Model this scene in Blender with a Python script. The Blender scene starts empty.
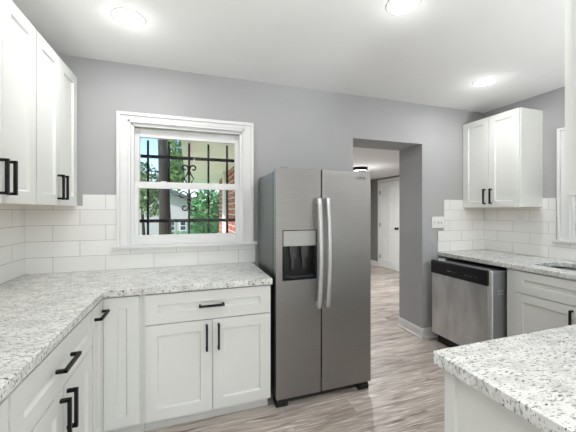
import bpy, bmesh, math, random
from mathutils import Vector, Matrix

random.seed(7)
S = bpy.context.scene
COL = S.collection
R = math.radians

# ------------------------------------------------------------------ camera, world, sun, exposure
cam_d = bpy.data.cameras.new('camera')
cam = bpy.data.objects.new('camera', cam_d)
COL.objects.link(cam)
cam.location = (0.0, 0.0, 1.366)
cam.rotation_euler = (R(90), 0, R(-18.358))
cam_d.sensor_width = 36.0
cam_d.lens = 298.84 / 576 * 36.0
cam_d.shift_y = -(216 - 210.45) / 576
cam_d.clip_start = 0.03
S.camera = cam

W = bpy.data.worlds.new('sky')
S.world = W
W.use_nodes = True
nt = W.node_tree
bg = nt.nodes['Background']
sky = nt.nodes.new('ShaderNodeTexSky')
sky.sky_type = 'NISHITA'
sky.sun_disc = False
sky.sun_elevation = R(48)
sky.sun_rotation = R(215)
nt.links.new(sky.outputs[0], bg.inputs[0])
bg.inputs[1].default_value = 0.27
sky.ozone_density = 3.0
sky.dust_density = 0.3

sun_d = bpy.data.lights.new('sun', 'SUN')
sun_d.energy = 5.5
sun_d.angle = R(1.0)
sun = bpy.data.objects.new('sun', sun_d)
COL.objects.link(sun)
sun.rotation_euler = (R(46), 0, R(-62))

S.view_settings.view_transform = 'Standard'
S.view_settings.look = 'None'
S.view_settings.gamma = 1.0
S.view_settings.use_curve_mapping = False
S.view_settings.exposure = 0.0
CAN_POWER = 6.2
GLOW_POWER = 0.75
FILL_PENDANT_POWER = 126.0
DINING_FILL_POWER = 25.0
HALL_POWER = 38.0
HALL_GLOW = 7.0

# area light added behind the viewer, a daylight-like fill from the unseen dining room
dining_fill_d = bpy.data.lights.new('dining_fill_light', 'AREA')
dining_fill_d.shape = 'RECTANGLE'
dining_fill_d.size = 3.0
dining_fill_d.size_y = 1.9
dining_fill_d.energy = DINING_FILL_POWER
dining_fill_d.color = (0.97, 0.985, 1.0)
dining_fill = bpy.data.objects.new('dining_fill_light', dining_fill_d)
COL.objects.link(dining_fill)
dining_fill.location = (0.9, -3.93, 1.25)
dining_fill.rotation_euler = (R(-90), 0, R(180))

try:
    S.cycles.max_bounces = 10
    S.cycles.diffuse_bounces = 6
    S.cycles.transparent_max_bounces = 12
    S.cycles.sample_clamp_indirect = 6.0
    S.cycles.caustics_reflective = False
    S.cycles.caustics_refractive = False
except Exception:
    pass


# ------------------------------------------------------------------ materials
def srgb(r, g=None, b=None):
    if g is None:
        g = b = r
    f = lambda c: (c / 255 / 12.92) if c / 255 <= 0.04045 else ((c / 255 + 0.055) / 1.055) ** 2.4
    return (f(r), f(g), f(b), 1.0)


def mat(name, col, rough=0.5, metal=0.0, spec=0.5, noise=None, bump=None):
    """noise = (scale, amount, stretch) gives the base colour a slight procedural variation."""
    m = bpy.data.materials.new(name)
    m.use_nodes = True
    n = m.node_tree
    b = n.nodes['Principled BSDF']
    b.inputs['Base Color'].default_value = col
    b.inputs['Roughness'].default_value = rough
    b.inputs['Metallic'].default_value = metal
    b.inputs['Specular IOR Level'].default_value = spec
    if noise or bump:
        tc = n.nodes.new('ShaderNodeTexCoord')
        mp = n.nodes.new('ShaderNodeMapping')
        n.links.new(tc.outputs['Object'], mp.inputs[0])
        mp.inputs['Scale'].default_value = (noise or bump)[2] if len(noise or bump) > 2 else (1, 1, 1)
        nz = n.nodes.new('ShaderNodeTexNoise')
        nz.inputs['Scale'].default_value = (noise or bump)[0]
        nz.inputs['Detail'].default_value = 4
        n.links.new(mp.outputs[0], nz.inputs['Vector'])
        if noise:
            a = noise[1]
            rp = n.nodes.new('ShaderNodeValToRGB')
            rp.color_ramp.elements[0].position = 0.3
            rp.color_ramp.elements[1].position = 0.7
            rp.color_ramp.elements[0].color = tuple(c * (1 - a) for c in col[:3]) + (1,)
            rp.color_ramp.elements[1].color = tuple(min(1, c * (1 + a)) for c in col[:3]) + (1,)
            n.links.new(nz.outputs[0], rp.inputs[0])
            n.links.new(rp.outputs[0], b.inputs['Base Color'])
        if bump:
            bp = n.nodes.new('ShaderNodeBump')
            bp.inputs['Strength'].default_value = bump[1]
            bp.inputs['Distance'].default_value = 0.002
            n.links.new(nz.outputs[0], bp.inputs['Height'])
            n.links.new(bp.outputs[0], b.inputs['Normal'])
    return m


def emit(name, col, strength):
    m = bpy.data.materials.new(name)
    m.use_nodes = True
    n = m.node_tree
    b = n.nodes['Principled BSDF']
    b.inputs['Base Color'].default_value = col
    b.inputs['Emission Color'].default_value = col
    b.inputs['Emission Strength'].default_value = strength
    return m


def glass_mat(name, gloss=0.06, tint=(1, 1, 1, 1)):
    m = bpy.data.materials.new(name)
    m.use_nodes = True
    n = m.node_tree
    for x in list(n.nodes):
        if x.type != 'OUTPUT_MATERIAL':
            n.nodes.remove(x)
    out = [x for x in n.nodes if x.type == 'OUTPUT_MATERIAL'][0]
    t = n.nodes.new('ShaderNodeBsdfTransparent')
    t.inputs[0].default_value = tint
    g = n.nodes.new('ShaderNodeBsdfGlossy')
    g.inputs['Roughness'].default_value = 0.02
    mx = n.nodes.new('ShaderNodeMixShader')
    mx.inputs[0].default_value = gloss
    n.links.new(t.outputs[0], mx.inputs[1])
    n.links.new(g.outputs[0], mx.inputs[2])
    n.links.new(mx.outputs[0], out.inputs[0])
    return m


def granite_mat():
    m = bpy.data.materials.new('speckled_granite')
    m.use_nodes = True
    n = m.node_tree
    L = n.links.new
    b = n.nodes['Principled BSDF']
    b.inputs['Roughness'].default_value = 0.22
    b.inputs['Specular IOR Level'].default_value = 0.45
    tc = n.nodes.new('ShaderNodeTexCoord')

    def tex(scale, stretch, rot, detail, lo, hi, off=0.0):
        mp = n.nodes.new('ShaderNodeMapping')
        mp.inputs['Rotation'].default_value = (0, 0, R(rot))
        mp.inputs['Scale'].default_value = stretch
        mp.inputs['Location'].default_value = (off, off * 1.7, off * 0.6)
        L(tc.outputs['Object'], mp.inputs[0])
        nz = n.nodes.new('ShaderNodeTexNoise')
        nz.inputs['Scale'].default_value = scale
        nz.inputs['Detail'].default_value = detail
        nz.inputs['Roughness'].default_value = 0.6
        L(mp.outputs[0], nz.inputs['Vector'])
        rp = n.nodes.new('ShaderNodeValToRGB')
        rp.color_ramp.elements[0].position = lo
        rp.color_ramp.elements[1].position = hi
        L(nz.outputs[0], rp.inputs[0])
        return rp.outputs[0]

    def mix(fac, a, c):
        mx = n.nodes.new('ShaderNodeMix')
        mx.data_type = 'RGBA'
        L(fac, mx.inputs[0])
        if isinstance(a, tuple):
            mx.inputs[6].default_value = a
        else:
            L(a, mx.inputs[6])
        mx.inputs[7].default_value = c
        return mx.outputs[2]

    c = mix(tex(16, (1, 1.6, 1), 25, 3, 0.42, 0.66), srgb(224, 225, 221), srgb(196, 196, 192))
    c = mix(tex(60, (1, 2.2, 1), 35, 3, 0.56, 0.64, 3.1), c, srgb(138, 138, 134))
    c = mix(tex(120, (1, 1.5, 1), 20, 2, 0.62, 0.68, 7.7), c, srgb(120, 119, 116))
    c = mix(tex(46, (1, 3.2, 1), 35, 3, 0.63, 0.665, 11.3), c, srgb(60, 60, 59))
    L(c, b.inputs['Base Color'])
    return m


def plank_mat():
    m = bpy.data.materials.new('grey_oak_planks')
    m.use_nodes = True
    n = m.node_tree
    L = n.links.new
    b = n.nodes['Principled BSDF']
    b.inputs['Roughness'].default_value = 0.38
    b.inputs['Specular IOR Level'].default_value = 0.4
    tc = n.nodes.new('ShaderNodeTexCoord')
    br = n.nodes.new('ShaderNodeTexBrick')
    br.offset = 0.37
    br.inputs['Scale'].default_value = 1.0
    br.inputs['Brick Width'].default_value = 1.22
    br.inputs['Row Height'].default_value = 0.152
    br.inputs['Mortar Size'].default_value = 0.0012
    br.inputs['Mortar Smooth'].default_value = 0.3
    br.inputs['Bias'].default_value = 0.0
    br.inputs['Color1'].default_value = (0, 0, 0, 1)
    br.inputs['Color2'].default_value = (1, 1, 1, 1)
    br.inputs['Mortar'].default_value = (0.5, 0.5, 0.5, 1)
    L(tc.outputs['Object'], br.inputs['Vector'])
    # grain: offset by plank so each has its own figure
    add = n.nodes.new('ShaderNodeVectorMath')
    add.operation = 'ADD'
    sc = n.nodes.new('ShaderNodeVectorMath')
    sc.operation = 'SCALE'
    sc.inputs['Scale'].default_value = 9.0
    L(br.outputs['Color'], sc.inputs[0])
    L(tc.outputs['Object'], add.inputs[0])
    L(sc.outputs[0], add.inputs[1])

    def nz(stretch, scale, detail, lo, hi, dist=0.0):
        mp = n.nodes.new('ShaderNodeMapping')
        mp.inputs['Scale'].default_value = stretch
        L(add.outputs[0], mp.inputs[0])
        t = n.nodes.new('ShaderNodeTexNoise')
        t.inputs['Scale'].default_value = scale
        t.inputs['Detail'].default_value = detail
        t.inputs['Distortion'].default_value = dist
        L(mp.outputs[0], t.inputs['Vector'])
        rp = n.nodes.new('ShaderNodeValToRGB')
        rp.color_ramp.elements[0].position = lo
        rp.color_ramp.elements[1].position = hi
        L(t.outputs[0], rp.inputs[0])
        return rp.outputs[0]

    def mix(fac, a, c):
        mx = n.nodes.new('ShaderNodeMix')
        mx.data_type = 'RGBA'
        if isinstance(fac, float):
            mx.inputs[0].default_value = fac
        else:
            L(fac, mx.inputs[0])
        for i, v in ((6, a), (7, c)):
            if isinstance(v, tuple):
                mx.inputs[i].default_value = v
            else:
                L(v, mx.inputs[i])
        return mx.outputs[2]

    base = mix(br.outputs['Color'], srgb(168, 157, 148), srgb(204, 194, 184))
    c = mix(nz((0.9, 7, 1), 2.2, 5, 0.42, 0.68, 0.6), base, srgb(142, 129, 120))
    c = mix(nz((1.5, 26, 1), 4.0, 4, 0.5, 0.72), c, srgb(228, 220, 212))
    c = mix(nz((1.6, 14, 1), 1.6, 5, 0.58, 0.72, 1.0), c, srgb(108, 96, 89))
    c = mix(br.outputs['Fac'], c, srgb(110, 100, 93))
    L(c, b.inputs['Base Color'])
    return m


def tile_mat(name, axis, u0, z0):
    """running-bond subway tile, axis = which object axis runs along the wall."""
    m = bpy.data.materials.new(name)
    m.use_nodes = True
    n = m.node_tree
    L = n.links.new
    b = n.nodes['Principled BSDF']
    b.inputs['Roughness'].default_value = 0.18
    tc = n.nodes.new('ShaderNodeTexCoord')
    sp = n.nodes.new('ShaderNodeSeparateXYZ')
    L(tc.outputs['Object'], sp.inputs[0])
    cb = n.nodes.new('ShaderNodeCombineXYZ')
    mu = n.nodes.new('ShaderNodeMath')
    mu.operation = 'SUBTRACT'
    mu.inputs[1].default_value = u0
    L(sp.outputs[axis], mu.inputs[0])
    mz = n.nodes.new('ShaderNodeMath')
    mz.operation = 'SUBTRACT'
    mz.inputs[1].default_value = z0
    L(sp.outputs[2], mz.inputs[0])
    L(mu.outputs[0], cb.inputs[0])
    L(mz.outputs[0], cb.inputs[1])
    br = n.nodes.new('ShaderNodeTexBrick')
    br.offset = 0.5
    br.inputs['Scale'].default_value = 1.0
    br.inputs['Brick Width'].default_value = 0.334
    br.inputs['Row Height'].default_value = 0.1143
    br.inputs['Mortar Size'].default_value = 0.0016
    br.inputs['Mortar Smooth'].default_value = 0.2
    br.inputs['Color1'].default_value = srgb(232, 232, 230)
    br.inputs['Color2'].default_value = srgb(238, 238, 236)
    br.inputs['Mortar'].default_value = srgb(176, 176, 173)
    L(cb.outputs[0], br.inputs['Vector'])
    L(br.outputs['Color'], b.inputs['Base Color'])
    bp = n.nodes.new('ShaderNodeBump')
    bp.inputs['Strength'].default_value = 0.4
    bp.inputs['Distance'].default_value = 0.002
    bp.invert = True
    L(br.outputs['Fac'], bp.inputs['Height'])
    L(bp.outputs[0], b.inputs['Normal'])
    return m


def brick_mat():
    m = bpy.data.materials.new('red_brick')
    m.use_nodes = True
    n = m.node_tree
    L = n.links.new
    b = n.nodes['Principled BSDF']
    b.inputs['Roughness'].default_value = 0.85
    tc = n.nodes.new('ShaderNodeTexCoord')
    sp = n.nodes.new('ShaderNodeSeparateXYZ')
    L(tc.outputs['Object'], sp.inputs[0])
    ad = n.nodes.new('ShaderNodeMath')
    L(sp.outputs[0], ad.inputs[0])
    L(sp.outputs[1], ad.inputs[1])
    cb = n.nodes.new('ShaderNodeCombineXYZ')
    L(ad.outputs[0], cb.inputs[0])
    L(sp.outputs[2], cb.inputs[1])
    br = n.nodes.new('ShaderNodeTexBrick')
    br.inputs['Scale'].default_value = 1.0
    br.inputs['Brick Width'].default_value = 0.6
    br.inputs['Row Height'].default_value = 0.13
    br.inputs['Mortar Size'].default_value = 0.012
    br.inputs['Color1'].default_value = srgb(150, 72, 60)
    br.inputs['Color2'].default_value = srgb(178, 96, 80)
    br.inputs['Mortar'].default_value = srgb(214, 196, 186)
    L(cb.outputs[0], br.inputs['Vector'])
    L(br.outputs['Color'], b.inputs['Base Color'])
    return m


def leaf_mat(name, c1, c2):
    m = mat(name, c1, 0.6)
    n = m.node_tree
    b = n.nodes['Principled BSDF']
    oi = n.nodes.new('ShaderNodeTexCoord')
    nz = n.nodes.new('ShaderNodeTexNoise')
    nz.inputs['Scale'].default_value = 5.0
    rp = n.nodes.new('ShaderNodeValToRGB')
    rp.color_ramp.elements[0].position = 0.35
    rp.color_ramp.elements[1].position = 0.65
    rp.color_ramp.elements[0].color = c1
    rp.color_ramp.elements[1].color = c2
    n.links.new(oi.outputs['Object'], nz.inputs['Vector'])
    n.links.new(nz.outputs[0], rp.inputs[0])
    n.links.new(rp.outputs[0], b.inputs['Base Color'])
    return m


def steel_mat(name, col, rough, stretch, amount=0.07):
    m = mat(name, col, rough, 1.0, noise=(6.0, amount, stretch))
    return m


M = dict(
    wall=mat('grey_wall_paint', srgb(169, 169, 170), 0.85, noise=(3.0, 0.02, (1, 1, 1))),
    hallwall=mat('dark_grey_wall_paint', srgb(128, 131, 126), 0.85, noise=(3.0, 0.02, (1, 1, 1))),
    ceiling=mat('white_ceiling_paint', srgb(240, 240, 239), 0.9, noise=(3.0, 0.01, (1, 1, 1))),
    trim=mat('white_trim_paint', srgb(228, 228, 228), 0.4),
    cab=mat('white_cabinet_paint', srgb(223, 224, 220), 0.42),
    carcass=mat('cabinet_interior_edge', srgb(228, 228, 225), 0.5),
    birch=mat('pale_birch_board', srgb(222, 200, 176), 0.6, noise=(4.0, 0.06, (1, 8, 1))),
    black=mat('matte_black_metal', srgb(11, 11, 12), 0.5, 0.0, 0.3),
    granite=granite_mat(),
    floor=plank_mat(),
    tile_x=tile_mat('white_subway_tile', 0, -0.095, 0.914),
    tile_y=tile_mat('white_subway_tile_side', 1, 0.083, 0.914),
    steel=steel_mat('brushed_stainless_steel', srgb(152, 150, 148), 0.42, (1, 1, 30), 0.04),
    dwsteel=steel_mat('smudged_stainless_steel', srgb(206, 207, 207), 0.42, (1, 2, 0.6), 0.16),
    handle=mat('bright_stainless_handle', srgb(206, 206, 205), 0.45, 0.7),
    case=mat('grey_appliance_side', srgb(98, 100, 100), 0.35, 0.5),
    plastic=mat('black_plastic', srgb(16, 16, 18), 0.3),
    cavity=mat('dark_grey_plastic', srgb(52, 52, 56), 0.3),
    gasket=mat('grey_gasket', srgb(176, 176, 174), 0.5),
    tub=mat('grey_tub_side', srgb(128, 129, 131), 0.45, 0.2),
    silver=mat('silver_grey_plastic', srgb(168, 168, 167), 0.35, 0.4),
    mark=mat('pale_grey_print', srgb(150, 150, 150), 0.5),
    sink=mat('satin_stainless_basin', srgb(170, 170, 170), 0.28, 1.0),
    lens=emit('lit_lamp_lens', (1, 1, 1, 1), 5.0),
    glass=glass_mat('window_glass', 0.008),
    iron=mat('black_wrought_iron', srgb(12, 12, 13), 0.8),
    door=mat('white_door_paint', srgb(236, 238, 236), 0.45),
    brick=brick_mat(),
    soffit=mat('pale_painted_soffit', srgb(244, 247, 241), 0.8, noise=(2.0, 0.03, (1, 1, 1))),
    siding=mat('white_lap_siding', srgb(188, 183, 182), 0.8, noise=(2.0, 0.04, (1, 1, 14))),
    concrete=mat('pale_concrete', srgb(226, 226, 222), 0.9, noise=(3.0, 0.06, (1, 1, 1))),
    shingle=mat('grey_roof_shingles', srgb(96, 98, 104), 0.9, noise=(9.0, 0.2, (1, 1, 1))),
    darkglass=mat('dark_window_glass', srgb(70, 74, 78), 0.15),
    bark=mat('tree_bark', srgb(60, 56, 51), 0.95, noise=(8.0, 0.3, (3, 3, 0.6))),
    leaf=leaf_mat('green_leaves', srgb(70, 108, 54), srgb(146, 176, 108)),
    leafpale=leaf_mat('pale_green_leaves', srgb(82, 108, 70), srgb(156, 176, 128)),
    leafbush=leaf_mat('bright_bush_leaves', srgb(44, 112, 62), srgb(118, 190, 118)),
    lawn=mat('lawn_grass', srgb(150, 182, 122), 0.95, noise=(4.0, 0.2, (1, 1, 1))),
)


# ------------------------------------------------------------------ mesh helpers
def world_loc(o):
    v = Vector((0, 0, 0))
    while o is not None:
        v += o.location
        o = o.parent
    return v


class MB:
    def __init__(self):
        self.v, self.f, self.smooth = [], [], set()

    def quad(self, pts, smooth=False):
        b = len(self.v)
        self.v += [tuple(p) for p in pts]
        if smooth:
            self.smooth.add(len(self.f))
        self.f.append(tuple(range(b, b + len(pts))))
        return self

    def box(self, x0, x1, y0, y1, z0, z1):
        if x0 > x1: x0, x1 = x1, x0
        if y0 > y1: y0, y1 = y1, y0
        if z0 > z1: z0, z1 = z1, z0
        b = len(self.v)
        self.v += [(x0, y0, z0), (x1, y0, z0), (x1, y1, z0), (x0, y1, z0),
                   (x0, y0, z1), (x1, y0, z1), (x1, y1, z1), (x0, y1, z1)]
        for q in ((0, 3, 2, 1), (4, 5, 6, 7), (0, 1, 5, 4), (1, 2, 6, 5), (2, 3, 7, 6), (3, 0, 4, 7)):
            self.f.append(tuple(b + i for i in q))
        return self

    def prism(self, poly, z0, z1, axis='z'):
        """extrude a 2D polygon (counter-clockwise) along an axis."""
        def P(u, w, t):
            return {'z': (u, w, t), 'y': (u, t, w), 'x': (t, u, w)}[axis]
        n = len(poly)
        b = len(self.v)
        self.v += [P(u, w, z0) for u, w in poly] + [P(u, w, z1) for u, w in poly]
        self.f.append(tuple(b + i for i in reversed(range(n))))
        self.f.append(tuple(b + n + i for i in range(n)))
        for i in range(n):
            j = (i + 1) % n
            self.f.append((b + i, b + j, b + n + j, b + n + i))
        return self

    def grid_wall(self, us, zs, holes, a, b, axis):
        """wall of cells between the breakpoints; holes are (u0,u1,z0,z1). axis x: runs along x, thickness in y."""
        us = sorted(set(us) | {h[0] for h in holes} | {h[1] for h in holes})
        zs = sorted(set(zs) | {h[2] for h in holes} | {h[3] for h in holes})
        for i in range(len(us) - 1):
            for j in range(len(zs) - 1):
                cu, cz = (us[i] + us[i + 1]) / 2, (zs[j] + zs[j + 1]) / 2
                if any(h[0] < cu < h[1] and h[2] < cz < h[3] for h in holes):
                    continue
                if axis == 'x':
                    self.box(us[i], us[i + 1], a, b, zs[j], zs[j + 1])
                else:
                    self.box(a, b, us[i], us[i + 1], zs[j], zs[j + 1])
        return self

    def front(self, x0, x1, z0, z1, yf, yb, holes, depth=0.013, slope=0.006):
        """slab facing -y whose front face has recessed panels; holes (x0,x1,z0,z1)."""
        us = sorted({x0, x1} | {h[0] for h in holes} | {h[1] for h in holes})
        zs = sorted({z0, z1} | {h[2] for h in holes} | {h[3] for h in holes})
        for i in range(len(us) - 1):
            for j in range(len(zs) - 1):
                a, c, d, e = us[i], us[i + 1], zs[j], zs[j + 1]
                if any(h[0] <= a and c <= h[1] and h[2] <= d and e <= h[3] for h in holes):
                    continue
                self.quad([(a, yf, d), (c, yf, d), (c, yf, e), (a, yf, e)])
        for (a, c, d, e) in holes:
            s = slope
            o = [(a, yf, d), (c, yf, d), (c, yf, e), (a, yf, e)]
            q = [(a + s, yf + depth, d + s), (c - s, yf + depth, d + s), (c - s, yf + depth, e - s), (a + s, yf + depth, e - s)]
            for k in range(4):
                l = (k + 1) % 4
                self.quad([o[k], o[l], q[l], q[k]])
            self.quad(q)
        self.quad([(x1, yb, z0), (x0, yb, z0), (x0, yb, z1), (x1, yb, z1)])
        self.quad([(x0, yb, z0), (x0, yf, z0), (x0, yf, z1), (x0, yb, z1)])
        self.quad([(x1, yf, z0), (x1, yb, z0), (x1, yb, z1), (x1, yf, z1)])
        self.quad([(x0, yb, z0), (x1, yb, z0), (x1, yf, z0), (x0, yf, z0)])
        self.quad([(x0, yf, z1), (x1, yf, z1), (x1, yb, z1), (x0, yb, z1)])
        return self

    def lathe(self, prof, cx, cy, cz, axis='z', n=24, cap=True):
        """prof = [(r, t)] turned about an axis through (cx,cy,cz)."""
        b = len(self.v)
        for r, t in prof:
            for k in range(n):
                a = 2 * math.pi * k / n
                u, w = r * math.cos(a), r * math.sin(a)
                self.v.append({'z': (cx + u, cy + w, cz + t), 'y': (cx + u, cy + t, cz + w), 'x': (cx + t, cy + u, cz + w)}[axis])
        for i in range(len(prof) - 1):
            for k in range(n):
                l = (k + 1) % n
                self.smooth.add(len(self.f))
                self.f.append((b + i * n + k, b + i * n + l, b + (i + 1) * n + l, b + (i + 1) * n + k))
        if cap and prof[0][0] > 1e-6:
            self.f.append(tuple(b + k for k in range(n)))
        if cap and prof[-1][0] > 1e-6:
            self.f.append(tuple(b + (len(prof) - 1) * n + k for k in range(n)))
        return self

    def tube(self, pts, r, n=8, rs=None):
        pts = [Vector(p) for p in pts]
        b = len(self.v)
        up = Vector((0, 0, 1))
        for i, p in enumerate(pts):
            d = (pts[min(i + 1, len(pts) - 1)] - pts[max(i - 1, 0)]).normalized()
            a = d.cross(up)
            if a.length < 0.05:
                a = d.cross(Vector((1, 0, 0)))
            a.normalize()
            c = a.cross(d)
            rr = rs[i] if rs else r
            for k in range(n):
                t = 2 * math.pi * k / n
                self.v.append(tuple(p + a * (rr * math.cos(t)) + c * (rr * math.sin(t))))
        for i in range(len(pts) - 1):
            for k in range(n):
                l = (k + 1) % n
                self.smooth.add(len(self.f))
                self.f.append((b + i * n + k, b + i * n + l, b + (i + 1) * n + l, b + (i + 1) * n + k))
        self.f.append(tuple(b + k for k in range(n)))
        self.f.append(tuple(b + (len(pts) - 1) * n + k for k in range(n)))
        return self

    def build(self, name, material, parent=None, bevel=0.0, seg=2, angle=40):
        # drop coincident faces shared by neighbouring cells
        key = {}
        for i, f in enumerate(self.f):
            k = frozenset(tuple(round(c, 5) for c in self.v[j]) for j in f)
            key.setdefault(k, []).append(i)
        drop = {i for l in key.values() if len(l) > 1 for i in l}
        faces = [f for i, f in enumerate(self.f) if i not in drop]
        sm = [i in self.smooth for i in range(len(self.f)) if i not in drop]
        off = world_loc(parent) if parent else None
        if off is None:
            xs, ys, zs = zip(*self.v)
            off = Vector(((min(xs) + max(xs)) / 2, (min(ys) + max(ys)) / 2, min(zs)))
        me = bpy.data.meshes.new(name)
        me.from_pydata([tuple(Vector(p) - off) for p in self.v], [], faces)
        bm = bmesh.new()
        bm.from_mesh(me)
        for f, s in zip(bm.faces, sm):
            f.smooth = s
        bmesh.ops.remove_doubles(bm, verts=bm.verts, dist=1e-5)
        bmesh.ops.recalc_face_normals(bm, faces=bm.faces)
        bm.to_mesh(me)
        bm.free()
        me.materials.append(material)
        o = bpy.data.objects.new(name, me)
        COL.objects.link(o)
        if parent:
            o.parent = parent
        else:
            o.location = off
        if bevel:
            md = o.modifiers.new('bevel', 'BEVEL')
            md.width = bevel
            md.segments = seg
            md.limit_method = 'ANGLE'
            md.angle_limit = R(angle)
            md.use_clamp_overlap = True
        return o


def tag(o, label, cat, group=None, kind=None):
    o['label'] = label
    o['category'] = cat
    if group:
        o['group'] = group
    if kind:
        o['kind'] = kind
    return o


def thing(name, label, cat, loc=(0, 0, 0), group=None):
    o = bpy.data.objects.new(name, None)
    o.empty_display_size = 0.1
    COL.objects.link(o)
    o.location = loc
    return tag(o, label, cat, group)


def struct(name, mb, m, parent=None, **k):
    o = mb.build(name, m, parent, **k)
    if parent is None:
        o['kind'] = 'structure'
    return o


def place(o, loc, rot=0):
    o.location = loc
    o.rotation_euler = (0, 0, R(rot))


def copy_tree(o, parent=None):
    c = o.copy()
    COL.objects.link(c)
    c.parent = parent
    for ch in list(o.children):
        copy_tree(ch, c)
    return c


# ------------------------------------------------------------------ measured layout (metres)
XL, XR, YB, ZC = -1.103, 3.262, 2.585, 2.501      # left wall, right wall, back wall, ceiling
YO = 2.95                                          # outer face of the thick back wall
YD = -4.0                                          # far wall of the dining room behind the camera
CT, CB = 0.914, 0.876                              # worktop top and underside
XO0, XO1, ZO = 1.531, 2.372, 2.077                 # opening to the hall
XH, YH, ZH = 4.43, 8.4, 2.15                       # hall side wall, end wall, ceiling
WX, WZ0, WZ1, WH = 0.006, 1.095, 2.05, 0.437       # window centre, sill, head, half width
WY = 1.315                                          # centre of the sink window

# ------------------------------------------------------------------ structure
struct('floor', MB().box(XL - 0.2, XR + 0.2, YD - 0.2, YB, -0.1, 0), M['floor'])
struct('floor_hall', MB().box(1.05, XH + 0.15, YB, YH + 0.1, -0.1, 0), M['floor'])
struct('ceiling', MB().box(XL - 0.2, XR + 0.3, YD - 0.2, YO, ZC, ZC + 0.12), M['ceiling'])
struct('ceiling_hall', MB().box(1.05, XH + 0.15, YO, YH + 0.1, ZH, ZH + 0.12), M['ceiling'])
struct('wall_back', MB().grid_wall([XL - 0.2, XH + 0.15], [-0.1, ZC],
       [(WX - WH, WX + WH, WZ0, WZ1), (XO0, XO1, -0.1, ZO)], YB, YO, 'x'), M['wall'])
struct('wall_left', MB().box(XL - 0.2, XL, YD - 0.2, YB, -0.1, ZC), M['wall'])
struct('wall_right', MB().grid_wall([YD - 0.2, YB], [-0.1, ZC], [(WY - WH, WY + WH, WZ0, WZ1)], XR, XR + 0.3, 'y'), M['wall'])
struct('wall_peninsula', MB().box(0.78, XR, 0.095, 0.411, 2.3345, ZC), M['wall'])
struct('wall_dining', MB().grid_wall([XL, XR], [0, ZC], [(-0.6, 2.4, 0.3, 2.2)], YD - 0.15, YD, 'x'), M['ceiling'])
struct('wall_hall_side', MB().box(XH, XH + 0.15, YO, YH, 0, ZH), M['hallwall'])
struct('wall_hall_inner', MB().box(1.08, 1.2, YO, YH, 0, ZH), M['wall'])
struct('wall_hall_end', MB().box(1.08, XH + 0.15, YH, YH + 0.1, 0, ZH), M['wall'])

# unseen dining room window behind the viewer, added to carry the fill light
w3 = struct('fill_window', MB().grid_wall([-0.6, 2.4], [0.3, 2.2], [(-0.54, 0.87, 0.36, 2.14), (0.93, 2.34, 0.36, 2.14)], YD - 0.12, YD - 0.04, 'x'), M['trim'])
MB().box(-0.54, 0.87, YD - 0.085, YD - 0.08, 0.36, 2.14).build('pane', M['glass'], w3)
MB().box(0.93, 2.34, YD - 0.085, YD - 0.08, 0.36, 2.14).build('pane', M['glass'], w3)


# baseboards with a shoe moulding
def base_prof(th=0.016, h=0.105):
    return [(0, 0), (th + 0.012, 0), (th + 0.012, 0.012), (th, 0.02), (th, h - 0.02), (th * 0.5, h), (0, h)]


def baseboard(name, p0, p1, nrm):
    """runs from p0 to p1 on the wall; nrm points into the room."""
    mb = MB()
    p0, p1, nrm = Vector(p0), Vector(p1), Vector(nrm)
    pr = base_prof()
    a = [tuple(p0 + nrm * t + Vector((0, 0, z))) for t, z in pr]
    b = [tuple(p1 + nrm * t + Vector((0, 0, z))) for t, z in pr]
    n = len(pr)
    mb.quad(a)
    mb.quad(list(reversed(b)))
    for i in range(n):
        j = (i + 1) % n
        mb.quad([a[i], b[i], b[j], a[j]])
    return struct(name, mb, M['trim'])


baseboard('baseboard_jamb', (XO1, YB - 0.028, 0), (XO1, YO, 0), (-1, 0, 0))
baseboard('baseboard_back', (XO1 - 0.028, YB, 0), (2.59, YB, 0), (0, -1, 0))
baseboard('baseboard_hall', (XH, 6.27, 0), (XH, YH, 0), (-1, 0, 0))
baseboard('baseboard_fridge', (1.4, YB, 0), (XO0 + 0.028, YB, 0), (0, -1, 0))
baseboard('baseboard_opening', (XO0, YB - 0.028, 0), (XO0, YO, 0), (1, 0, 0))


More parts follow.
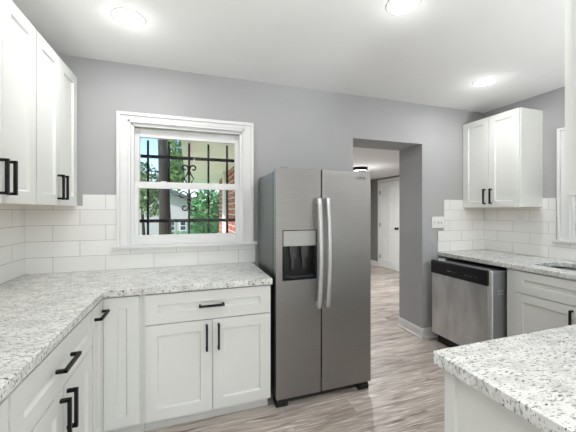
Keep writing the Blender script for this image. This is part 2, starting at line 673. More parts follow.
# ------------------------------------------------------------------ windows
def make_window(name):
    """local frame: x along the wall, y outward, z up from the floor; y=0 is the room face of the wall."""
    root = bpy.data.objects.new(name, None)
    COL.objects.link(root)
    root['kind'] = 'structure'
    h, z0, z1, cw, ch = WH, WZ0, WZ1, 0.091, 0.072
    mb = MB()
    for s in (-1, 1):
        mb.box(s * h, s * (h + cw - 0.024), -0.018, 0, z0, z1 + ch - 0.024)
        mb.box(s * (h + cw - 0.024), s * (h + cw), -0.03, 0, z0, z1 + ch)
        mb.box(s * (h - 0.004), s * (h + 0.014), -0.024, 0, z0, z1 + 0.014)
    mb.box(-h, h, -0.018, 0, z1, z1 + ch - 0.024)
    mb.box(-h - cw + 0.024, h + cw - 0.024, -0.03, 0, z1 + ch - 0.024, z1 + ch)
    mb.box(-h - 0.014, h + 0.014, -0.024, 0, z1 - 0.004, z1 + 0.014)
    mb.build('window_casing', M['trim'], root, bevel=0.003)
    MB().box(-h - cw - 0.03, h + cw + 0.03, -0.045, 0.0, z0 - 0.022, z0).box(-h, h, 0, 0.3, z0 - 0.0, z0 + 0.012).build('window_sill', M['trim'], root, bevel=0.003)
    jb = MB()
    for s in (-1, 1):
        jb.box(s * h, s * (h - 0.012), 0.0, 0.3, z0, z1)
        jb.box(s * (h - 0.012), s * (h - 0.026), 0.0, 0.014, z0 + 0.012, z1 - 0.012)
        jb.box(s * (h - 0.012), s * (h - 0.022), 0.055, 0.062, z0 + 0.012, z1 - 0.012)
    jb.box(-h, h, 0.0, 0.3, z1 - 0.012, z1)
    jb.box(-h + 0.012, h - 0.012, 0.0, 0.014, z1 - 0.026, z1 - 0.012)
    jb.build('window_jamb', M['trim'], root, bevel=0.002)

    def sash(nm, za, zb, ya, yb, bot, top, st=0.042):
        x0, x1 = -h + 0.014, h - 0.014
        m = MB()
        m.box(x0, x0 + st, ya, yb, za, zb)
        m.box(x1 - st, x1, ya, yb, za, zb)
        m.box(x0 + st, x1 - st, ya, yb, za, za + bot)
        m.box(x0 + st, x1 - st, ya, yb, zb - top, zb)
        o = m.build(nm, M['trim'], root, bevel=0.003)
        MB().box(x0 + st, x1 - st, (ya + yb) / 2 - 0.002, (ya + yb) / 2 + 0.002, za + bot, zb - top).build('pane', M['glass'], o)
        return o
    sash('lower_sash', z0 + 0.013, 1.592, 0.018, 0.052, 0.062, 0.05)
    up = sash('upper_sash', 1.552, z1 - 0.028, 0.064, 0.098, 0.045, 0.066)
    # two small sash locks on the meeting rail
    for x in (-0.2, 0.2):
        MB().box(x - 0.02, x + 0.02, 0.03, 0.05, 1.592, 1.602).build('sash_lock', M['trim'], root)
    return root


w1 = make_window('window_1')
place(w1, (WX, YB, 0))
w2 = copy_tree(w1)
w2.name = 'window_2'
place(w2, (XR, WY, 0), -90)

# iron security grille in the outer reveal of the back window
g = thing('window_grille', 'black wrought iron security grille with scrolls outside the kitchen window', 'window grille', (WX, YO - 0.05, WZ0))
gy = YO - 0.05
for z in (1.273, 1.844):
    MB().box(WX - WH + 0.012, WX + WH - 0.012, gy - 0.007, gy + 0.007, z - 0.014, z + 0.014).build('crossbar', M['iron'], g)
for k in range(5):
    x = -0.343 + k * 0.1725
    MB().box(x - 0.009, x + 0.009, gy - 0.0065, gy + 0.0065, 1.11, 1.985).build('upright', M['iron'], g)


def curl(cx, zc, s, flip, r0, reach, tail, n=22):
    """a ram's horn curl: rises beside the centre bar, turns outward and winds in on itself."""
    pts = [(cx + s * 0.006, gy, zc - flip * tail)]
    ox = cx + s * reach
    for i in range(n + 1):
        u = i / n
        a = math.pi - 1.75 * math.pi * u
        r = r0 * (1 - 0.6 * u)
        pts.append((ox + s * r * math.cos(a), gy, zc + flip * r * math.sin(a)))
    return pts


def bracket(cx, z0, z1, s, wid):
    zm = (z0 + z1) / 2
    return [(cx + s * 0.007, gy, z0), (cx + s * wid * 0.55, gy, z0 + (zm - z0) * 0.5), (cx + s * wid, gy, zm), (cx + s * wid * 0.55, gy, z1 + (zm - z1) * 0.5), (cx + s * 0.007, gy, z1)]


cx = 0.002
for s_ in (-1, 1):
    for args in ((1.755, s_, 1, 0.03, 0.038, 0.045), (1.505, s_, 1, 0.04, 0.052, 0.07), (1.39, s_, -1, 0.03, 0.038, 0.06)):
        MB().tube(curl(cx, *args), 0.0075, 6).build('scroll', M['iron'], g)
    MB().tube(bracket(cx, 1.715, 1.6, s_, 0.042), 0.006, 6).build('scroll', M['iron'], g)
for z in (1.71, 1.44):
    MB().lathe([(0, -0.02), (0.017, -0.01), (0.017, 0.01), (0, 0.02)], cx, gy, z, n=10).build('collar', M['iron'], g)


# ------------------------------------------------------------------ hall door
d1 = bpy.data.objects.new('door_1', None)
COL.objects.link(d1)
d1['kind'] = 'structure'
# local: x 0..0.72 along the wall, faces -y
pw = 0.72
ht = 2.035
cells = []
for (a, c) in ((0.1, 0.325), (0.395, 0.62)):
    cells += [(a, c, 0.2, 0.78), (a, c, 0.93, 1.55), (a, c, 1.65, 1.92)]
dl = MB().front(0, pw, 0.008, ht, -0.006, 0.0, cells, 0.0055, 0.012).build('door_leaf', M['door'], d1)
MB().box(-0.075, -0.004, -0.02, 0, 0, ht + 0.02).box(pw + 0.004, pw + 0.075, -0.02, 0, 0, ht + 0.02).box(-0.075, pw + 0.075, -0.02, 0, ht + 0.005, ht + 0.075).build('door_casing', M['trim'], d1, bevel=0.003)
MB().lathe([(0.03, 0), (0.03, -0.008), (0.011, -0.012), (0.011, -0.035), (0.026, -0.045), (0.03, -0.058), (0.022, -0.07), (0, -0.073)], pw - 0.07, -0.006, 0.96, 'y', 16).build('door_knob', M['black'], dl)
for z in (0.25, 1.02, 1.8):
    MB().box(-0.004, 0.012, -0.016, -0.004, z - 0.045, z + 0.045).build('hinge', M['black'], d1)
# on the hall side wall, facing -x: local x -> -y
place(d1, (XH, 6.21, 0), -90)

# ------------------------------------------------------------------ backsplash
# joints measured from the picture: every second row starts half a tile on
T = 0.008
zt = CT + 0.5715
zl = CT


def tile_field(boxes, m, label):
    mb = MB()
    for b in boxes:
        mb.box(*b)
    o = mb.build('tile_backsplash', m)
    # keep object coordinates equal to room coordinates so that the joints fall where they do in the room
    o.data.transform(Matrix.Translation(o.location))
    o.location = (0, 0, 0)
    return tag(o, label, 'backsplash')


tile_field([(XL + T, -0.746, YB - T, YB, zl, 1.4), (-0.746, WX - WH - 0.0915, YB - T, YB, zl, zt),
            (WX - WH - 0.0915, 0.553, YB - T, YB, zl, WZ0 - 0.0225)], M['tile_x'],
           'white subway tile backsplash under and beside the gridded window')
tile_field([(XL, XL + T, 0.26, YB, zl, 1.4)], M['tile_y'],
           'white subway tile backsplash below the two wall cabinets of the long worktop run')
tile_field([(2.664, XR - T, YB - T, YB, zl, 1.4), (2.664, 2.936, YB - T, YB, 1.4, zt), (2.578, 2.664, YB - T, YB, zl, CT + 0.2286)], M['tile_x'],
           'white subway tile backsplash with a stepped edge next to the light switch')
tile_field([(XR - T, XR, 1.86, YB, zl, 1.4), (XR - T, XR, 1.86, 1.972, 1.4, zt), (XR - T, XR, 0.1, 1.86, zl, WZ0 - 0.0225)], M['tile_y'],
           'white subway tile backsplash behind the sink with a power outlet')


# ------------------------------------------------------------------ cabinets
def pull(mb, cx, cz, length, yf, vertical):
    t, so = 0.0062, 0.031
    if vertical:
        mb.box(cx - t, cx + t, yf - so - t, yf - so + t, cz - length / 2, cz + length / 2)
        for s in (-1, 1):
            e = cz + s * (length / 2 - t)
            mb.box(cx - t, cx + t, yf - so, yf, e - t, e + t)
    else:
        mb.box(cx - length / 2, cx + length / 2, yf - so - t, yf - so + t, cz - t, cz + t)
        for s in (-1, 1):
            e = cx + s * (length / 2 - t)
            mb.box(e - t, e + t, yf - so, yf, cz - t, cz + t)
    return mb


DT = 0.02


def shaker(name, parent, x0, x1, z0, z1, rail=0.066, handle=None):
    """door or drawer front on the plane y=0, facing -y. handle=(cx,cz,vertical)"""
    o = MB().front(x0, x1, z0, z1, -DT, 0, [(x0 + rail, x1 - rail, z0 + rail, z1 - rail)]).build(name, M['cab'], parent)
    if handle:
        pull(MB(), handle[0], handle[1], 0.155, -DT, handle[2]).build('handle', M['black'], o)
    return o


def carcass(parent, w, d, z0, z1, bottom=None):
    MB().box(0, w, 0, d, z0, z1).build('body', M['cab'], parent)


DZ0, DZ1, DRZ0, DRZ1 = 0.113, 0.681, 0.687, 0.865


def base_unit(name, label, w, d, doors, drawers, toe=True, handles=True, group=None, toe_d=None):
    """doors: [(x0,x1,handle_x)], drawers: [(x0,x1)]"""
    r = thing(name, label, 'base cabinet', group=group)
    carcass(r, w, d, 0.1, CB - 0.001)
    MB().box(0, w, 0.08, toe_d or d, 0, 0.1).build('toe_kick', M['cab'], r)
    for x0, x1, hx in doors:
        shaker('door', r, x0, x1, DZ0, DZ1, handle=(hx, 0.576, True) if hx is not None else None)
    for x0, x1, hd in drawers:
        shaker('drawer', r, x0, x1, DRZ0, DRZ1, handle=((x0 + x1) / 2, (DRZ0 + DRZ1) / 2, False) if hd else None)
    return r


YFc = 1.955     # carcass front of the back run (door faces 20 mm proud)
XFc = -0.48    # carcass front of the left run
dB = YB - T - YFc - 0.003

# back run, beside the fridge
x0 = -0.259
b = base_unit('base_cabinet', 'white shaker base cabinet with one drawer over two doors beside the fridge', 0.783, dB,
              [(0.0155, 0.396, 0.365), (0.402, 0.775, 0.437)], [(0.0155, 0.775, True)])
place(b, (x0, YFc, 0))
# left run: faces +x
dL = XFc - XL - T - 0.003
b = base_unit('base_cabinet', 'white shaker drawer and double door cabinet left of the narrow corner doors', 0.736, dL,
              [(0.006, 0.365, 0.333), (0.372, 0.729, 0.402)], [(0.006, 0.729, True)])
place(b, (XFc, 1.005, 0), 90)
b = base_unit('base_cabinet', 'white base cabinet cut off by the photo edge, nearest on the left-hand run', 0.743, dL,
              [(0.007, 0.369, 0.337), (0.374, 0.736, 0.406)], [(0.007, 0.736, True)])
place(b, (XFc, 0.2605, 0), 90)

# corner cabinet with folding doors
cc = thing('corner_cabinet', 'white inside corner base cabinet with two narrow folding doors and one pull', 'base cabinet', (-0.8, 2.27, 0))
xb = XL + T + 0.003
yb = YB - T - 0.003
MB().prism([(xb, 1.7425), (XFc, 1.7425), (XFc, YFc), (x0 - 0.001, YFc), (x0 - 0.001, yb), (xb, yb)], 0.1, CB - 0.001).build('body', M['cab'], cc)
MB().prism([(xb, 1.7425), (XFc - 0.06, 1.7425), (XFc - 0.06, YFc + 0.06), (x0 - 0.001, YFc + 0.06), (x0 - 0.001, yb), (xb, yb)], 0, 0.1).build('toe_kick', M['cab'], cc)
# right leaf (faces -y)
MB().front(XFc + DT + 0.0015, -0.274, DZ0, DRZ1, YFc - DT, YFc, [(XFc + DT + 0.07, -0.34, DZ0 + 0.066, DRZ1 - 0.066)]).build('door', M['cab'], cc)
# left leaf (faces +x): build facing -y then turn
lf = MB().front(0, 0.185, DZ0, DRZ1, -DT, 0, [(0.066, 0.119, DZ0 + 0.066, DRZ1 - 0.066)])
ln = MB()
pull(ln, 0.093, 0.803, 0.15, -DT, False)
for m_ in (lf, ln):
    m_.v = [(-y + XFc, x + 1.748, z) for x, y, z in m_.v]
ld = lf.build('door', M['cab'], cc)
ln.build('handle', M['black'], ld)


# wall cabinets
UZ0, UZ1 = 1.401, 2.334


def wall_unit(label, w, d, doors, group=None):
    r = thing('wall_cabinet', label, 'wall cabinet', group=group)
    MB().box(0, w, 0, d, UZ0, UZ1).build('body', M['cab'], r)
    MB().box(0.016, w - 0.016, 0.004, d - 0.01, UZ0 - 0.0012, UZ0 + 0.003).build('bottom_panel', M['birch'], r)
    for x0_, x1_, hx in doors:
        shaker('door', r, x0_, x1_, UZ0 - 0.002, UZ1 - 0.002, handle=(hx, 1.512, True), rail=0.062)
    return r


XU = -0.793
u = wall_unit('white double door wall cabinet left of the window, ending at the back wall', 0.645, XU - XL - 0.0015,
              [(0.006, 0.307, 0.276), (0.31, 0.612, 0.34)])
place(u, (XU, 1.938, 0), 90)
u = wall_unit('white double door wall cabinet nearest the viewer, cut off by the photo edge', 0.602, XU - XL - 0.0015,
              [(0.003, 0.299, 0.268), (0.302, 0.599, 0.333)])
place(u, (XU, 1.334, 0), 90)
XUR = 2.958
u = wall_unit('white double door wall cabinet above the dishwasher, beside the hall opening', 0.611, XR - XUR - 0.0015,
              [(0.004, 0.303, 0.27), (0.307, 0.607, 0.34)])
place(u, (XUR, YB - 0.001, 0), -90)
u = wall_unit('white wall cabinet seen edge-on hanging over the peninsula worktop', 0.9, 0.316,
              [(0.003, 0.448, 0.42), (0.452, 0.897, 0.48)])
place(u, (1.68, 0.411, 0), 180)

# sink base: faces -x
XFr = 2.612
r = thing('sink_cabinet', 'white sink base cabinet with false drawer front to the right of the dishwasher', 'base cabinet')
wS = 0.94
dR = XR - T - XFr - 0.003
# open topped box so the basin can hang in it
MB().box(0, wS, 0, 0.018, 0.1, CB - 0.001).box(0, 0.018, 0.018, dR, 0.1, CB - 0.001).box(wS - 0.018, wS, 0.018, dR, 0.1, CB - 0.001).box(0.018, wS - 0.018, 0.018, dR, 0.1, 0.118).box(0.018, wS - 0.018, dR - 0.01, dR, 0.118, CB - 0.001).build('body', M['cab'], r)
MB().box(0, wS, 0.06, dR, 0, 0.1).build('toe_kick', M['cab'], r)
shaker('door', r, 0.068, 0.503, DZ0, DZ1, handle=(0.476, 0.578, True))
shaker('door', r, 0.507, 0.93, DZ0, DZ1, handle=(0.534, 0.578, True))
shaker('drawer_front', r, 0.068, 0.93, DRZ0, DRZ1)
place(r, (XFr, 1.856, 0), -90)
# gable against the back wall side of the dishwasher bay is the wall itself; a filler base continues to the peninsula
fb = thing('base_cabinet', 'plain white corner base cabinet hidden behind the peninsula, past the sink', 'base cabinet')
MB().box(0, 0.82, 0, dR, 0.1, CB - 0.001).build('body', M['cab'], fb)
MB().box(0, 0.82, 0.06, dR, 0, 0.1).build('toe_kick', M['cab'], fb)
shaker('door', fb, 0.01, 0.15, DZ0, DRZ1)
place(fb, (XFr, 0.915, 0), -90)

# peninsula base: faces +y, left end panel shows
XP0, XP1 = 0.778, 2.608
pn = thing('peninsula_cabinet', 'white peninsula base cabinet with a framed end panel in the near corner', 'base cabinet', (1.7, 0.4, 0))
yf = 0.722
MB().box(XP0 + 0.012, XP1, 0.094, yf - 0.0, 0.1, CB - 0.001).build('body', M['cab'], pn)
MB().box(XP0 + 0.012, XP1, 0.094, yf - 0.06, 0, 0.1).build('toe_kick', M['cab'], pn)
MB().box(XP0, XP0 + 0.02, yf - 0.009, yf + 0.03, 0, CB - 0.001).build('end_stile', M['cab'], pn, bevel=0.002)
for k in range(4):
    a = XP0 + 0.022 + k * 0.448
    for nm, z0_, z1_ in (('door', DZ0, DZ1), ('drawer', DRZ0, DRZ1)):
        mb = MB().front(-a - 0.443, -a, z0_, z1_, -yf - DT, -yf, [(-a - 0.443 + 0.066, -a - 0.066, z0_ + 0.066, z1_ - 0.066)])
        mh = MB()
        if nm == 'door':
            pull(mh, -a - (0.03 if k % 2 else 0.413), 0.588, 0.155, -yf - DT, True)
        else:
            pull(mh, -a - 0.2215, 0.78, 0.155, -yf - DT, False)
        for q in (mb, mh):
            q.v = [(-x, -y, z) for x, y, z in q.v]
        o = mb.build(nm, M['cab'], pn)
        mh.build('handle', M['black'], o)


# ------------------------------------------------------------------ worktops
def slab(outer, hole=None):
    """polygon slab with an optional hole, filled by triangulation."""
    mb = MB()
    bm = bmesh.new()
    loops = [outer] + ([hole] if hole else [])
    for lp in loops:
        vs = [bm.verts.new((x, y, 0)) for x, y in lp]
        for i in range(len(vs)):
            bm.edges.new((vs[i], vs[(i + 1) % len(vs)]))
    bmesh.ops.triangle_fill(bm, use_beauty=True, use_dissolve=False, edges=bm.edges[:])
    for f in bm.faces:
        p = [(v.co.x, v.co.y) for v in f.verts]
        mb.quad([(x, y, CT) for x, y in p])
        mb.quad([(x, y, CB) for x, y in reversed(p)])
    bm.free()
    for lp in loops:
        for i in range(len(lp)):
            (a, b_), (c, d_) = lp[i], lp[(i + 1) % len(lp)]
            mb.quad([(a, b_, CB), (c, d_, CB), (c, d_, CT), (a, b_, CT)])
    return mb


def rrect(x0, x1, y0, y1, r, n=6):
    p = []
    for cx_, cy_, a0 in ((x1 - r, y1 - r, 0), (x0 + r, y1 - r, 90), (x0 + r, y0 + r, 180), (x1 - r, y0 + r, 270)):
        for k in range(n + 1):
            a = R(a0 + 90 * k / n)
            p.append((cx_ + r * math.cos(a), cy_ + r * math.sin(a)))
    return p


o = slab([(xb - 0.002, 0.262), (-0.454, 0.262), (-0.454, 1.913), (0.527, 1.913), (0.527, yb + 0.002), (xb - 0.002, yb + 0.002)]).build('worktop', M['granite'], bevel=0.003, angle=60)
tag(o, 'speckled white granite worktop turning the corner under the gridded window', 'worktop')
SX0, SX1, SY0, SY1 = 2.73, 3.1, 1.0, 1.75
o = slab([(2.576, 0.772), (XR - T - 0.001, 0.772), (XR - T - 0.001, yb + 0.002), (2.576, yb + 0.002)], rrect(SX0, SX1, SY0, SY1, 0.07)).build('worktop', M['granite'], bevel=0.003, angle=60)
tag(o, 'speckled white granite worktop with the sink cutout, over the dishwasher', 'worktop')
o = slab([(0.744, 0.094), (XR - T - 0.001, 0.094), (XR - T - 0.001, 0.769), (0.754, 0.769), (0.747, 0.766), (0.744, 0.759)]).build('worktop', M['granite'], bevel=0.004, angle=60)
tag(o, 'speckled white granite peninsula worktop in the near corner of the room', 'worktop')

# undermount basin
sk = thing('sink', 'stainless steel undermount sink set in the granite below the side window', 'sink', ((SX0 + SX1) / 2, (SY0 + SY1) / 2, 0.68))
mb = MB()
top = rrect(SX0 - 0.004, SX1 + 0.004, SY0 - 0.004, SY1 + 0.004, 0.072)
rim = rrect(SX0 - 0.025, SX1 + 0.025, SY0 - 0.025, SY1 + 0.025, 0.09)
low = rrect(SX0 + 0.012, SX1 - 0.012, SY0 + 0.012, SY1 - 0.012, 0.06)
N = len(top)
zz = CB - 0.001
for i in range(N):
    j = (i + 1) % N
    mb.quad([(*rim[i], zz), (*rim[j], zz), (*top[j], zz), (*top[i], zz)])
    mb.quad([(*top[i], zz), (*top[j], zz), (*low[j], 0.69), (*low[i], 0.69)], True)
    mb.quad([(*rim[j], zz), (*rim[i], zz), (*rim[i], zz - 0.003), (*rim[j], zz - 0.003)])
    mb.quad([(*top[j], zz - 0.003), (*top[i], zz - 0.003), (*low[i], 0.687), (*low[j], 0.687)], True)
mb.quad([(*p, 0.69) for p in low])
mb.quad([(*p, 0.687) for p in reversed(low)])
mb.build('basin', M['sink'], sk)
MB().lathe([(0.045, 0.0), (0.045, 0.003), (0.03, 0.001), (0, 0.001)], 2.95, 1.38, 0.69).build('drain', M['black'], sk)

# ------------------------------------------------------------------ fridge
FX0, FXM, FX1, FY, FZ0, FZ1 = 0.565, 0.904, 1.317, 1.962, 0.066, 1.662
FYB = 2.53
fr = thing('refrigerator', 'stainless steel side-by-side fridge with ice dispenser beside the hall opening', 'refrigerator', ((FX0 + FX1) / 2, 2.25, 0))
prof = [(FYB, 0.04), (FYB, FZ1 - 0.06)]
for k in range(7):
    a = R(90 * k / 6)
    prof.append((FYB - 0.05 + 0.05 * math.cos(a), FZ1 - 0.06 + 0.04 * math.sin(a)))
prof += [(FY + 0.098, FZ1 - 0.02), (FY + 0.098, 0.04)]
MB().prism(prof, FX0 + 0.003, FX1 - 0.003, 'x').build('case', M['case'], fr, bevel=0.004)


def fridge_door(x0, x1, hole=None):
    mb = MB()
    if hole:
        a, c, d, e = hole
        mb.front(x0, x1, FZ0, FZ1, FY, FY + 0.058, [hole], 0.052, 0.006)
    else:
        mb.front(x0, x1, FZ0, FZ1, FY, FY + 0.058, [])
    return mb


ld = fridge_door(FX0, FXM - 0.005, (0.617, 0.86, 0.886, 1.224)).build('freezer_door', M['steel'], fr, bevel=0.006, seg=3)
rd = fridge_door(FXM + 0.005, FX1).build('door', M['steel'], fr, bevel=0.006, seg=3)
MB().box(FX0 + 0.002, FX1 - 0.002, FY + 0.0585, FY + 0.098, FZ0 + 0.01, FZ1 - 0.02).build('door_gasket', M['plastic'], fr)
MB().box(FX0 + 0.02, FX1 - 0.02, FY + 0.045, FY + 0.09, 0.018, FZ0 - 0.003).build('kick_grille', M['plastic'], fr)
for x in (FX0 + 0.05, FX1 - 0.05):
    MB().box(x - 0.045, x + 0.045, FY + 0.02, FY + 0.11, 0.0, 0.038).box(x - 0.035, x + 0.035, FY + 0.012, FY + 0.045, 0.036, 0.058).build('foot', M['plastic'], fr, bevel=0.006)
for x in (FX0 + 0.06, FX1 - 0.06):
    MB().box(x - 0.03, x + 0.03, FY + 0.01, FY + 0.12, FZ1 - 0.02, FZ1 + 0.008).build('hinge_cover', M['case'], fr, bevel=0.006)


def bow_handle(x):
    mb = MB()
    n = 14
    z0_, z1_ = 0.68, 1.453
    w, t = 0.0145, 0.009
    prev = None
    for i in range(n + 1):
        u = i / n
        z = z0_ + (z1_ - z0_) * u
        y = FY - 0.04 - 0.03 * math.sin(math.pi * u)
        ring = [(x - w, y - t * 0.4, z), (x - w * 0.6, y - t, z), (x + w * 0.6, y - t, z), (x + w, y - t * 0.4, z), (x + w, y + t, z), (x - w, y + t, z)]
        if prev:
            for k in range(6):
                l = (k + 1) % 6
                mb.quad([prev[k], prev[l], ring[l], ring[k]], k < 4)
        else:
            mb.quad(list(reversed(ring)))
        prev = ring
    mb.quad(prev)
    for z in (z0_ + 0.02, z1_ - 0.02):
        mb.box(x - 0.011, x + 0.011, FY - 0.042, FY, z - 0.02, z + 0.02)
    return mb


bow_handle(FXM - 0.033).build('handle', M['handle'], ld)
bow_handle(FXM + 0.033).build('handle', M['handle'], rd)
# dispenser: bezel, control fascia, cavity liner, chutes, tray
dp = MB().grid_wall([0.611, 0.866], [0.88, 1.23], [(0.617, 0.86, 0.886, 1.224)], FY - 0.004, FY + 0.004, 'x').build('dispenser_bezel', M['plastic'], ld)
MB().box(0.6175, 0.8595, FY - 0.002, FY + 0.045, 1.118, 1.2235).build('dispenser_fascia', M['silver'], ld)
MB().box(0.6245, 0.8525, FY + 0.044, FY + 0.0515, 0.893, 1.118).box(0.6235, 0.628, FY + 0.006, FY + 0.0515, 0.892, 1.118).box(0.849, 0.8535, FY + 0.006, FY + 0.0515, 0.892, 1.118).box(0.628, 0.849, FY + 0.006, FY + 0.044, 0.892, 0.9).build('dispenser_cavity', M['plastic'], ld)
for x in (0.695, 0.78):
    MB().prism([(x - 0.03, 1.118), (x - 0.022, 1.03), (x + 0.022, 1.03), (x + 0.03, 1.118)][::-1], FY + 0.012, FY + 0.044, 'y').build('chute', M['cavity'], ld)
    MB().box(x - 0.012, x + 0.012, FY + 0.028, FY + 0.04, 0.955, 1.03).build('paddle', M['cavity'], ld)
MB().box(0.63, 0.847, FY - 0.002, FY + 0.045, 0.9, 0.908).build('drip_tray', M['cavity'], ld)
# small round maker's emblem near the top right corner: oval outline with a short row of marks
em = MB()
ex, ez = 1.235, 1.61
pts = [(ex + 0.05 * math.cos(a), FY - 0.001, ez + 0.017 * math.sin(a)) for a in [2 * math.pi * k / 20 for k in range(3, 19)]]
em.tube(pts, 0.0008, 5)
for k in range(5):
    em.box(ex - 0.03 + k * 0.014, ex - 0.023 + k * 0.014, FY - 0.0018, FY + 0.001, ez - 0.006, ez + (0.009 if k % 2 else 0.004))
em.build('emblem', M['cavity'], rd)

# ------------------------------------------------------------------ dishwasher, slid a little out of its bay
DX, DY0, DY1 = 2.411, 1.874, 2.49
dw = thing('dishwasher', 'stainless dishwasher with black control panel pulled out of its bay', 'dishwasher', (2.7, (DY0 + DY1) / 2, 0))
MB().box(DX + 0.075, 2.98, DY0 + 0.012, DY1 - 0.012, 0.1, 0.835).build('tub', M['tub'], dw, bevel=0.012)
dr = MB().box(DX + 0.008, DX + 0.05, DY0, DY1, 0.1, 0.85).build('door', M['silver'], dw, bevel=0.016, seg=3)
MB().box(DX, DX + 0.012, DY0 + 0.002, DY1, 0.1, 0.721).build('steel_front', M['dwsteel'], dr, bevel=0.004)
cp = MB().prism([(DX - 0.012, 0.7235), (DX + 0.016, 0.724), (DX + 0.016, 0.855), (DX + 0.0, 0.856), (DX - 0.012, 0.846)], DY0, DY1 + 0.001, 'y').build('control_panel', M['plastic'], dr, bevel=0.003)
for k, y in enumerate((2.27, 2.25, 2.2, 2.08, 2.05, 2.02, 1.98)):
    MB().box(DX - 0.0132, DX - 0.011, y - (0.016 if k < 2 else 0.005), y + (0.016 if k < 2 else 0.005), 0.772, 0.777).build('button_mark', M['mark'], cp)
MB().box(DX + 0.052, DX + 0.066, DY0 + 0.001, DY1 - 0.001, 0.11, 0.846).build('seal', M['trim'], dw, bevel=0.006)
for z in (0.64, 0.665):
    MB().box(DX + 0.13, DX + 0.2, DY0 + 0.01, DY0 + 0.013, z - 0.006, z + 0.006).build('tub_rib', M['silver'], dw)
MB().box(DX + 0.06, 2.95, DY0 + 0.02, DY1 - 0.02, 0.0, 0.1).build('toe_panel', M['plastic'], dw)
MB().box(DX + 0.03, DX + 0.12, DY1 - 0.06, DY1 - 0.035, 0.8385, 0.866).build('mounting_bracket', M['gasket'], dw)

# ------------------------------------------------------------------ electrical plates
sw = thing('light_switch', 'white triple light switch plate on the grey wall beside the opening', 'light switch', (2.585, YB, 1.236))
MB().box(2.497, 2.662, YB - 0.009, YB, 1.174, 1.298).build('plate', M['trim'], sw, bevel=0.003)
for x in (2.534, 2.58, 2.626):
    MB().box(x - 0.006, x + 0.006, YB - 0.02, YB - 0.008, 1.224, 1.248).build('toggle', M['trim'], sw)
ol = thing('wall_outlet', 'white power outlet on the tiles below the wall cabinet by the sink', 'outlet', (XR - T, 2.175, 1.27))
MB().box(XR - T - 0.006, XR - T, 2.139, 2.211, 1.213, 1.328).build('plate', M['trim'], ol, bevel=0.002)
for z in (1.247, 1.294):
    MB().box(XR - T - 0.009, XR - T - 0.005, 2.158, 2.192, z - 0.015, z + 0.015).build('socket', M['trim'], ol)


# ------------------------------------------------------------------ lamps
def can_light(x, y, label, power=CAN_POWER, z=ZC):
    r_ = thing('recessed_light', label, 'ceiling light', (x, y, z - 0.012), group='recessed ceiling lights' if z == ZC else 'added hall fill lights')
    MB().lathe([(0.083, 0.0075), (0.092, 0.0085), (0.094, 0.012), (0.083, 0.012)], x, y, z - 0.012, n=32, cap=False).build('trim_ring', M['trim'], r_)
    MB().lathe([(0.0832, 0.0115), (0.0832, 0.0072), (0.06, 0.006), (0, 0.005)], x, y, z - 0.012, n=32).build('lens', M['lens'], r_)
    l = bpy.data.lights.new('lamp', 'AREA')
    l.shape = 'DISK'
    l.size = 0.07
    l.energy = power
    l.color = (0.99, 0.995, 1.0)
    lo = bpy.data.objects.new('lamp', l)
    COL.objects.link(lo)
    lo.parent = r_
    lo.location = (0, 0, -0.006)
    # sideways glow of the domed lens, which brightens the ceiling around it
    p = bpy.data.lights.new('lamp_glow', 'POINT')
    p.energy = GLOW_POWER
    p.shadow_soft_size = 0.03
    po = bpy.data.objects.new('lamp_glow', p)
    COL.objects.link(po)
    po.parent = r_
    po.location = (0, 0, -0.11)
    return r_


can_light(-0.335, 1.967, 'round recessed ceiling light in front of the gridded window')
can_light(1.118, 1.36, 'round recessed ceiling light cut by the top edge of the photo')
can_light(2.479, 1.96, 'round recessed ceiling light in front of the cabinet over the dishwasher')
can_light(0.1, -0.9, 'unseen recessed ceiling light added behind the viewer in the dining room')  # this and the next are unseen lamps, added to light the dining side
can_light(1.8, -2.2, 'unseen recessed ceiling light added near the dining room glazing')

can_light(1.75, 4.3, 'unseen recessed hall light added behind the wall left of the opening as fill', 16.0, ZH)  # unseen hall lamp, added to brighten the jamb and hall floor


def fill_pendant(PX, PY, PZ, label):  # unseen hanging uplighter, added to fill the ceiling with light
    pl = thing('fill_pendant_light', label, 'added fill light', (PX, PY, PZ))
    MB().lathe([(0.0, 0.0), (0.1, 0.015), (0.18, 0.06), (0.22, 0.13), (0.214, 0.13), (0.175, 0.068), (0.1, 0.025), (0.0, 0.01)], PX, PY, PZ, n=32, cap=False).build('bowl', M['trim'], pl)
    MB().lathe([(0.19, 0.1), (0.1, 0.105), (0.0, 0.106)], PX, PY, PZ, n=32, cap=False).build('diffuser', M['lens'], pl)
    MB().lathe([(0.008, 0.108), (0.008, ZC - PZ - 0.03), (0.06, ZC - PZ - 0.025), (0.06, ZC - PZ - 0.001)], PX, PY, PZ, n=12).build('stem', M['black'], pl)
    p = bpy.data.lights.new('lamp', 'AREA')
    p.shape = 'DISK'
    p.size = 0.36
    p.energy = FILL_PENDANT_POWER
    p.color = (0.955, 0.985, 1.0)
    po = bpy.data.objects.new('lamp', p)
    COL.objects.link(po)
    po.parent = pl
    po.location = (0, 0, 0.125)
    po.rotation_euler = (R(180), 0, 0)


fill_pendant(0.5, -0.8, 1.45, 'unseen white bowl uplighter added as fill directly behind the viewer')
fill_pendant(2.35, -0.8, 1.45, 'unseen white bowl uplighter added as fill behind the peninsula worktop')

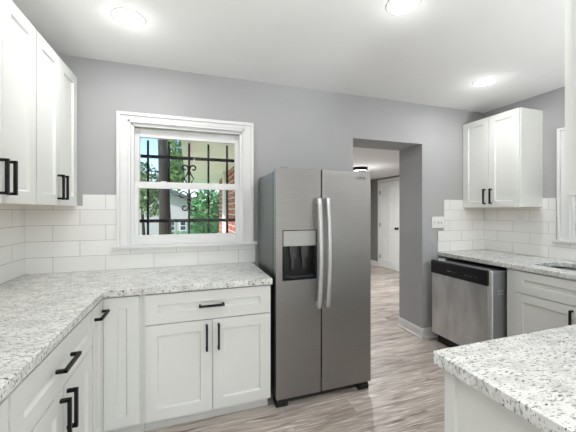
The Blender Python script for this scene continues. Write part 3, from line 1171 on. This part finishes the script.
hl = thing('hall_light', 'black rimmed flush ceiling light in the hall, seen above the fridge top', 'ceiling light', (2.97, 4.77, ZH - 0.07))
MB().lathe([(0.125, 0.07), (0.132, 0.066), (0.132, 0.016), (0.122, 0.014)], 2.97, 4.77, ZH - 0.07, n=32).build('rim', M['black'], hl)
MB().lathe([(0.12, 0.02), (0.118, 0.012), (0.09, 0.002), (0, -0.004)], 2.97, 4.77, ZH - 0.07, n=32).build('diffuser', M['lens'], hl)
l = bpy.data.lights.new('lamp', 'AREA')
l.shape = 'DISK'
l.size = 0.22
l.energy = HALL_POWER
lo = bpy.data.objects.new('lamp', l)
COL.objects.link(lo)
lo.parent = hl
lo.location = (0, 0, -0.008)
p = bpy.data.lights.new('lamp_glow', 'POINT')
p.energy = HALL_GLOW
p.shadow_soft_size = 0.05
po = bpy.data.objects.new('lamp_glow', p)
COL.objects.link(po)
po.parent = hl
po.location = (0, 0, -0.3)

# ------------------------------------------------------------------ outdoors, beyond the back window
struct('ground', MB().box(-30, 30, YO + 0.02, 60, -0.62, -0.42), M['lawn'])
struct('brick_wall', MB().box(0.96, 1.07, YO + 0.001, 10.2, -0.42, 2.37), M['brick'])
struct('porch_ceiling', MB().box(0.02, 1.07, YO + 0.001, 12.0, 2.37, 2.45), M['soffit'])
struct('porch_bounce_floor', MB().box(-0.15, 1.07, YO + 0.021, 12.0, -0.42, -0.34), M['concrete'])  # unseen pale slab, added to bounce light onto the porch ceiling
struct('porch_beam', MB().box(-0.1, 0.02, YO + 0.001, 12.0, 2.3, 2.5), M['trim'])
pp = thing('porch_post', 'white square post in front of the red brick wall outside the window', 'post', (0.9, 7.9, -0.339))
MB().box(0.85, 0.95, 7.75, 8.15, -0.3, 2.3).build('shaft', M['trim'], pp)
MB().box(0.82, 0.955, 7.7, 8.2, -0.339, -0.25).build('base', M['trim'], pp)
MB().box(0.82, 0.955, 7.7, 8.2, 2.28, 2.369).build('capital', M['trim'], pp)

hs = thing('neighbor_house', 'white neighbouring house with a sloping grey roof behind the tree trunk', 'house', (-1.7, 18.5, -0.42))
HX0, HX1, HY0, HY1 = -4.4, 0.6, 16, 22
rx, rz = -2.3, 2.75
ez_ = 1.66
MB().prism([(HX0, -0.42), (HX1, -0.42), (HX1, ez_), (rx, rz), (HX0, 1.9)], HY0, HY1, 'y').build('wall', M['siding'], hs)
for (xa, za, xc, zc_) in ((rx, rz, HX1 + 0.4, ez_ - 0.15), (HX0 - 0.4, 1.75, rx, rz)):
    MB().prism([(xa, za + 0.01), (xc, zc_ + 0.01), (xc, zc_ + 0.2), (xa, za + 0.2)], HY0 - 0.4, HY1 + 0.4, 'y').build('roof', M['shingle'], hs)
for x in (-0.8, -0.28):
    f_ = MB().grid_wall([x - 0.16, x + 0.16], [0.34, 0.84], [(x - 0.12, x + 0.12, 0.38, 0.58), (x - 0.12, x + 0.12, 0.61, 0.8)], HY0 - 0.04, HY0, 'x').build('window', M['trim'], hs)
    MB().box(x - 0.13, x + 0.13, HY0 - 0.02, HY0 - 0.001, 0.37, 0.81).build('pane', M['darkglass'], f_)


def leaves(mb, c, rad, n, size):
    for _ in range(n):
        while True:
            p = Vector((random.uniform(-1, 1), random.uniform(-1, 1), random.uniform(-1, 1)))
            if 0.25 < p.length < 1:
                break
        p = Vector((c[0] + p.x * rad[0], c[1] + p.y * rad[1], c[2] + p.z * rad[2]))
        s = size * random.uniform(0.6, 1.3)
        a = Vector((random.gauss(0, 1), random.gauss(0, 1), random.gauss(0, 1))).normalized()
        b_ = a.cross(Vector((random.gauss(0, 1), random.gauss(0, 1), random.gauss(0, 1)))).normalized()
        mb.quad([tuple(p - a * s), tuple(p + b_ * s * 0.5), tuple(p + a * s), tuple(p - b_ * s * 0.5)])
    return mb


def tree(label, x, y, tr, height, crowns, m, size, n):
    t = thing('tree', label, 'tree', (x, y, -0.42))
    ps = [(x + 0.03 * math.sin(i), y, -0.42 + i * height / 6) for i in range(7)]
    MB().tube(ps, tr, 12, [tr * (1.25 - 0.08 * i) for i in range(7)]).build('trunk', M['bark'], t)
    mb = MB()
    for (c, rad, k) in crowns:
        leaves(mb, c, rad, k, size)
        mb.tube([(x, y, c[2] - rad[2] * 0.4), c], 0.03, 5)
    mb.build('foliage', m, t)
    return t


tree('thick dark tree trunk crossing the whole height of the gridded window', -0.6, 8.0, 0.115, 5.5,
     [((-0.9, 8.2, 4.7), (1.3, 1.2, 0.8), 900)], M['leaf'], 0.09, 0)
tree('leafy green tree just to the right of the thick trunk', -0.62, 10.6, 0.05, 3.3,
     [((-0.5, 10.6, 3.1), (0.42, 0.6, 0.9), 1300), ((-0.4, 10.7, 2.5), (0.42, 0.6, 0.5), 600)], M['leaf'], 0.07, 0)
tree('pale leafy tree at the far side of the window, in front of the house', -1.5, 11.4, 0.05, 2.4,
     [((-1.5, 11.4, 2.25), (0.62, 0.6, 0.8), 1200), ((-1.25, 11.3, 1.6), (0.45, 0.5, 0.5), 450)], M['leafpale'], 0.07, 0)


def bush(label, c, rad, n, m=M['leafbush'], size=0.075):
    t = thing('bush', label, 'bush', (c[0], c[1], -0.42))
    leaves(MB(), c, rad, n, size).build('foliage', m, t)
    sm = MB()
    for k in range(5):
        a = k * 1.26
        sm.tube([(c[0] + 0.05 * math.cos(a), c[1] + 0.05 * math.sin(a), -0.42), (c[0] + 0.3 * rad[0] * math.cos(a), c[1] + 0.3 * rad[1] * math.sin(a), c[2])], 0.015, 5)
    sm.build('stem', M['bark'], t)
    return t


bush('tall bright green bush under the porch roof, beside the brick wall', (0.75, 12.6, 1.0), (0.75, 0.7, 1.4), 3600)
bush('low green bush at the foot of the white house wall', (-0.3, 14.2, 0.0), (0.9, 0.6, 0.42), 1100)
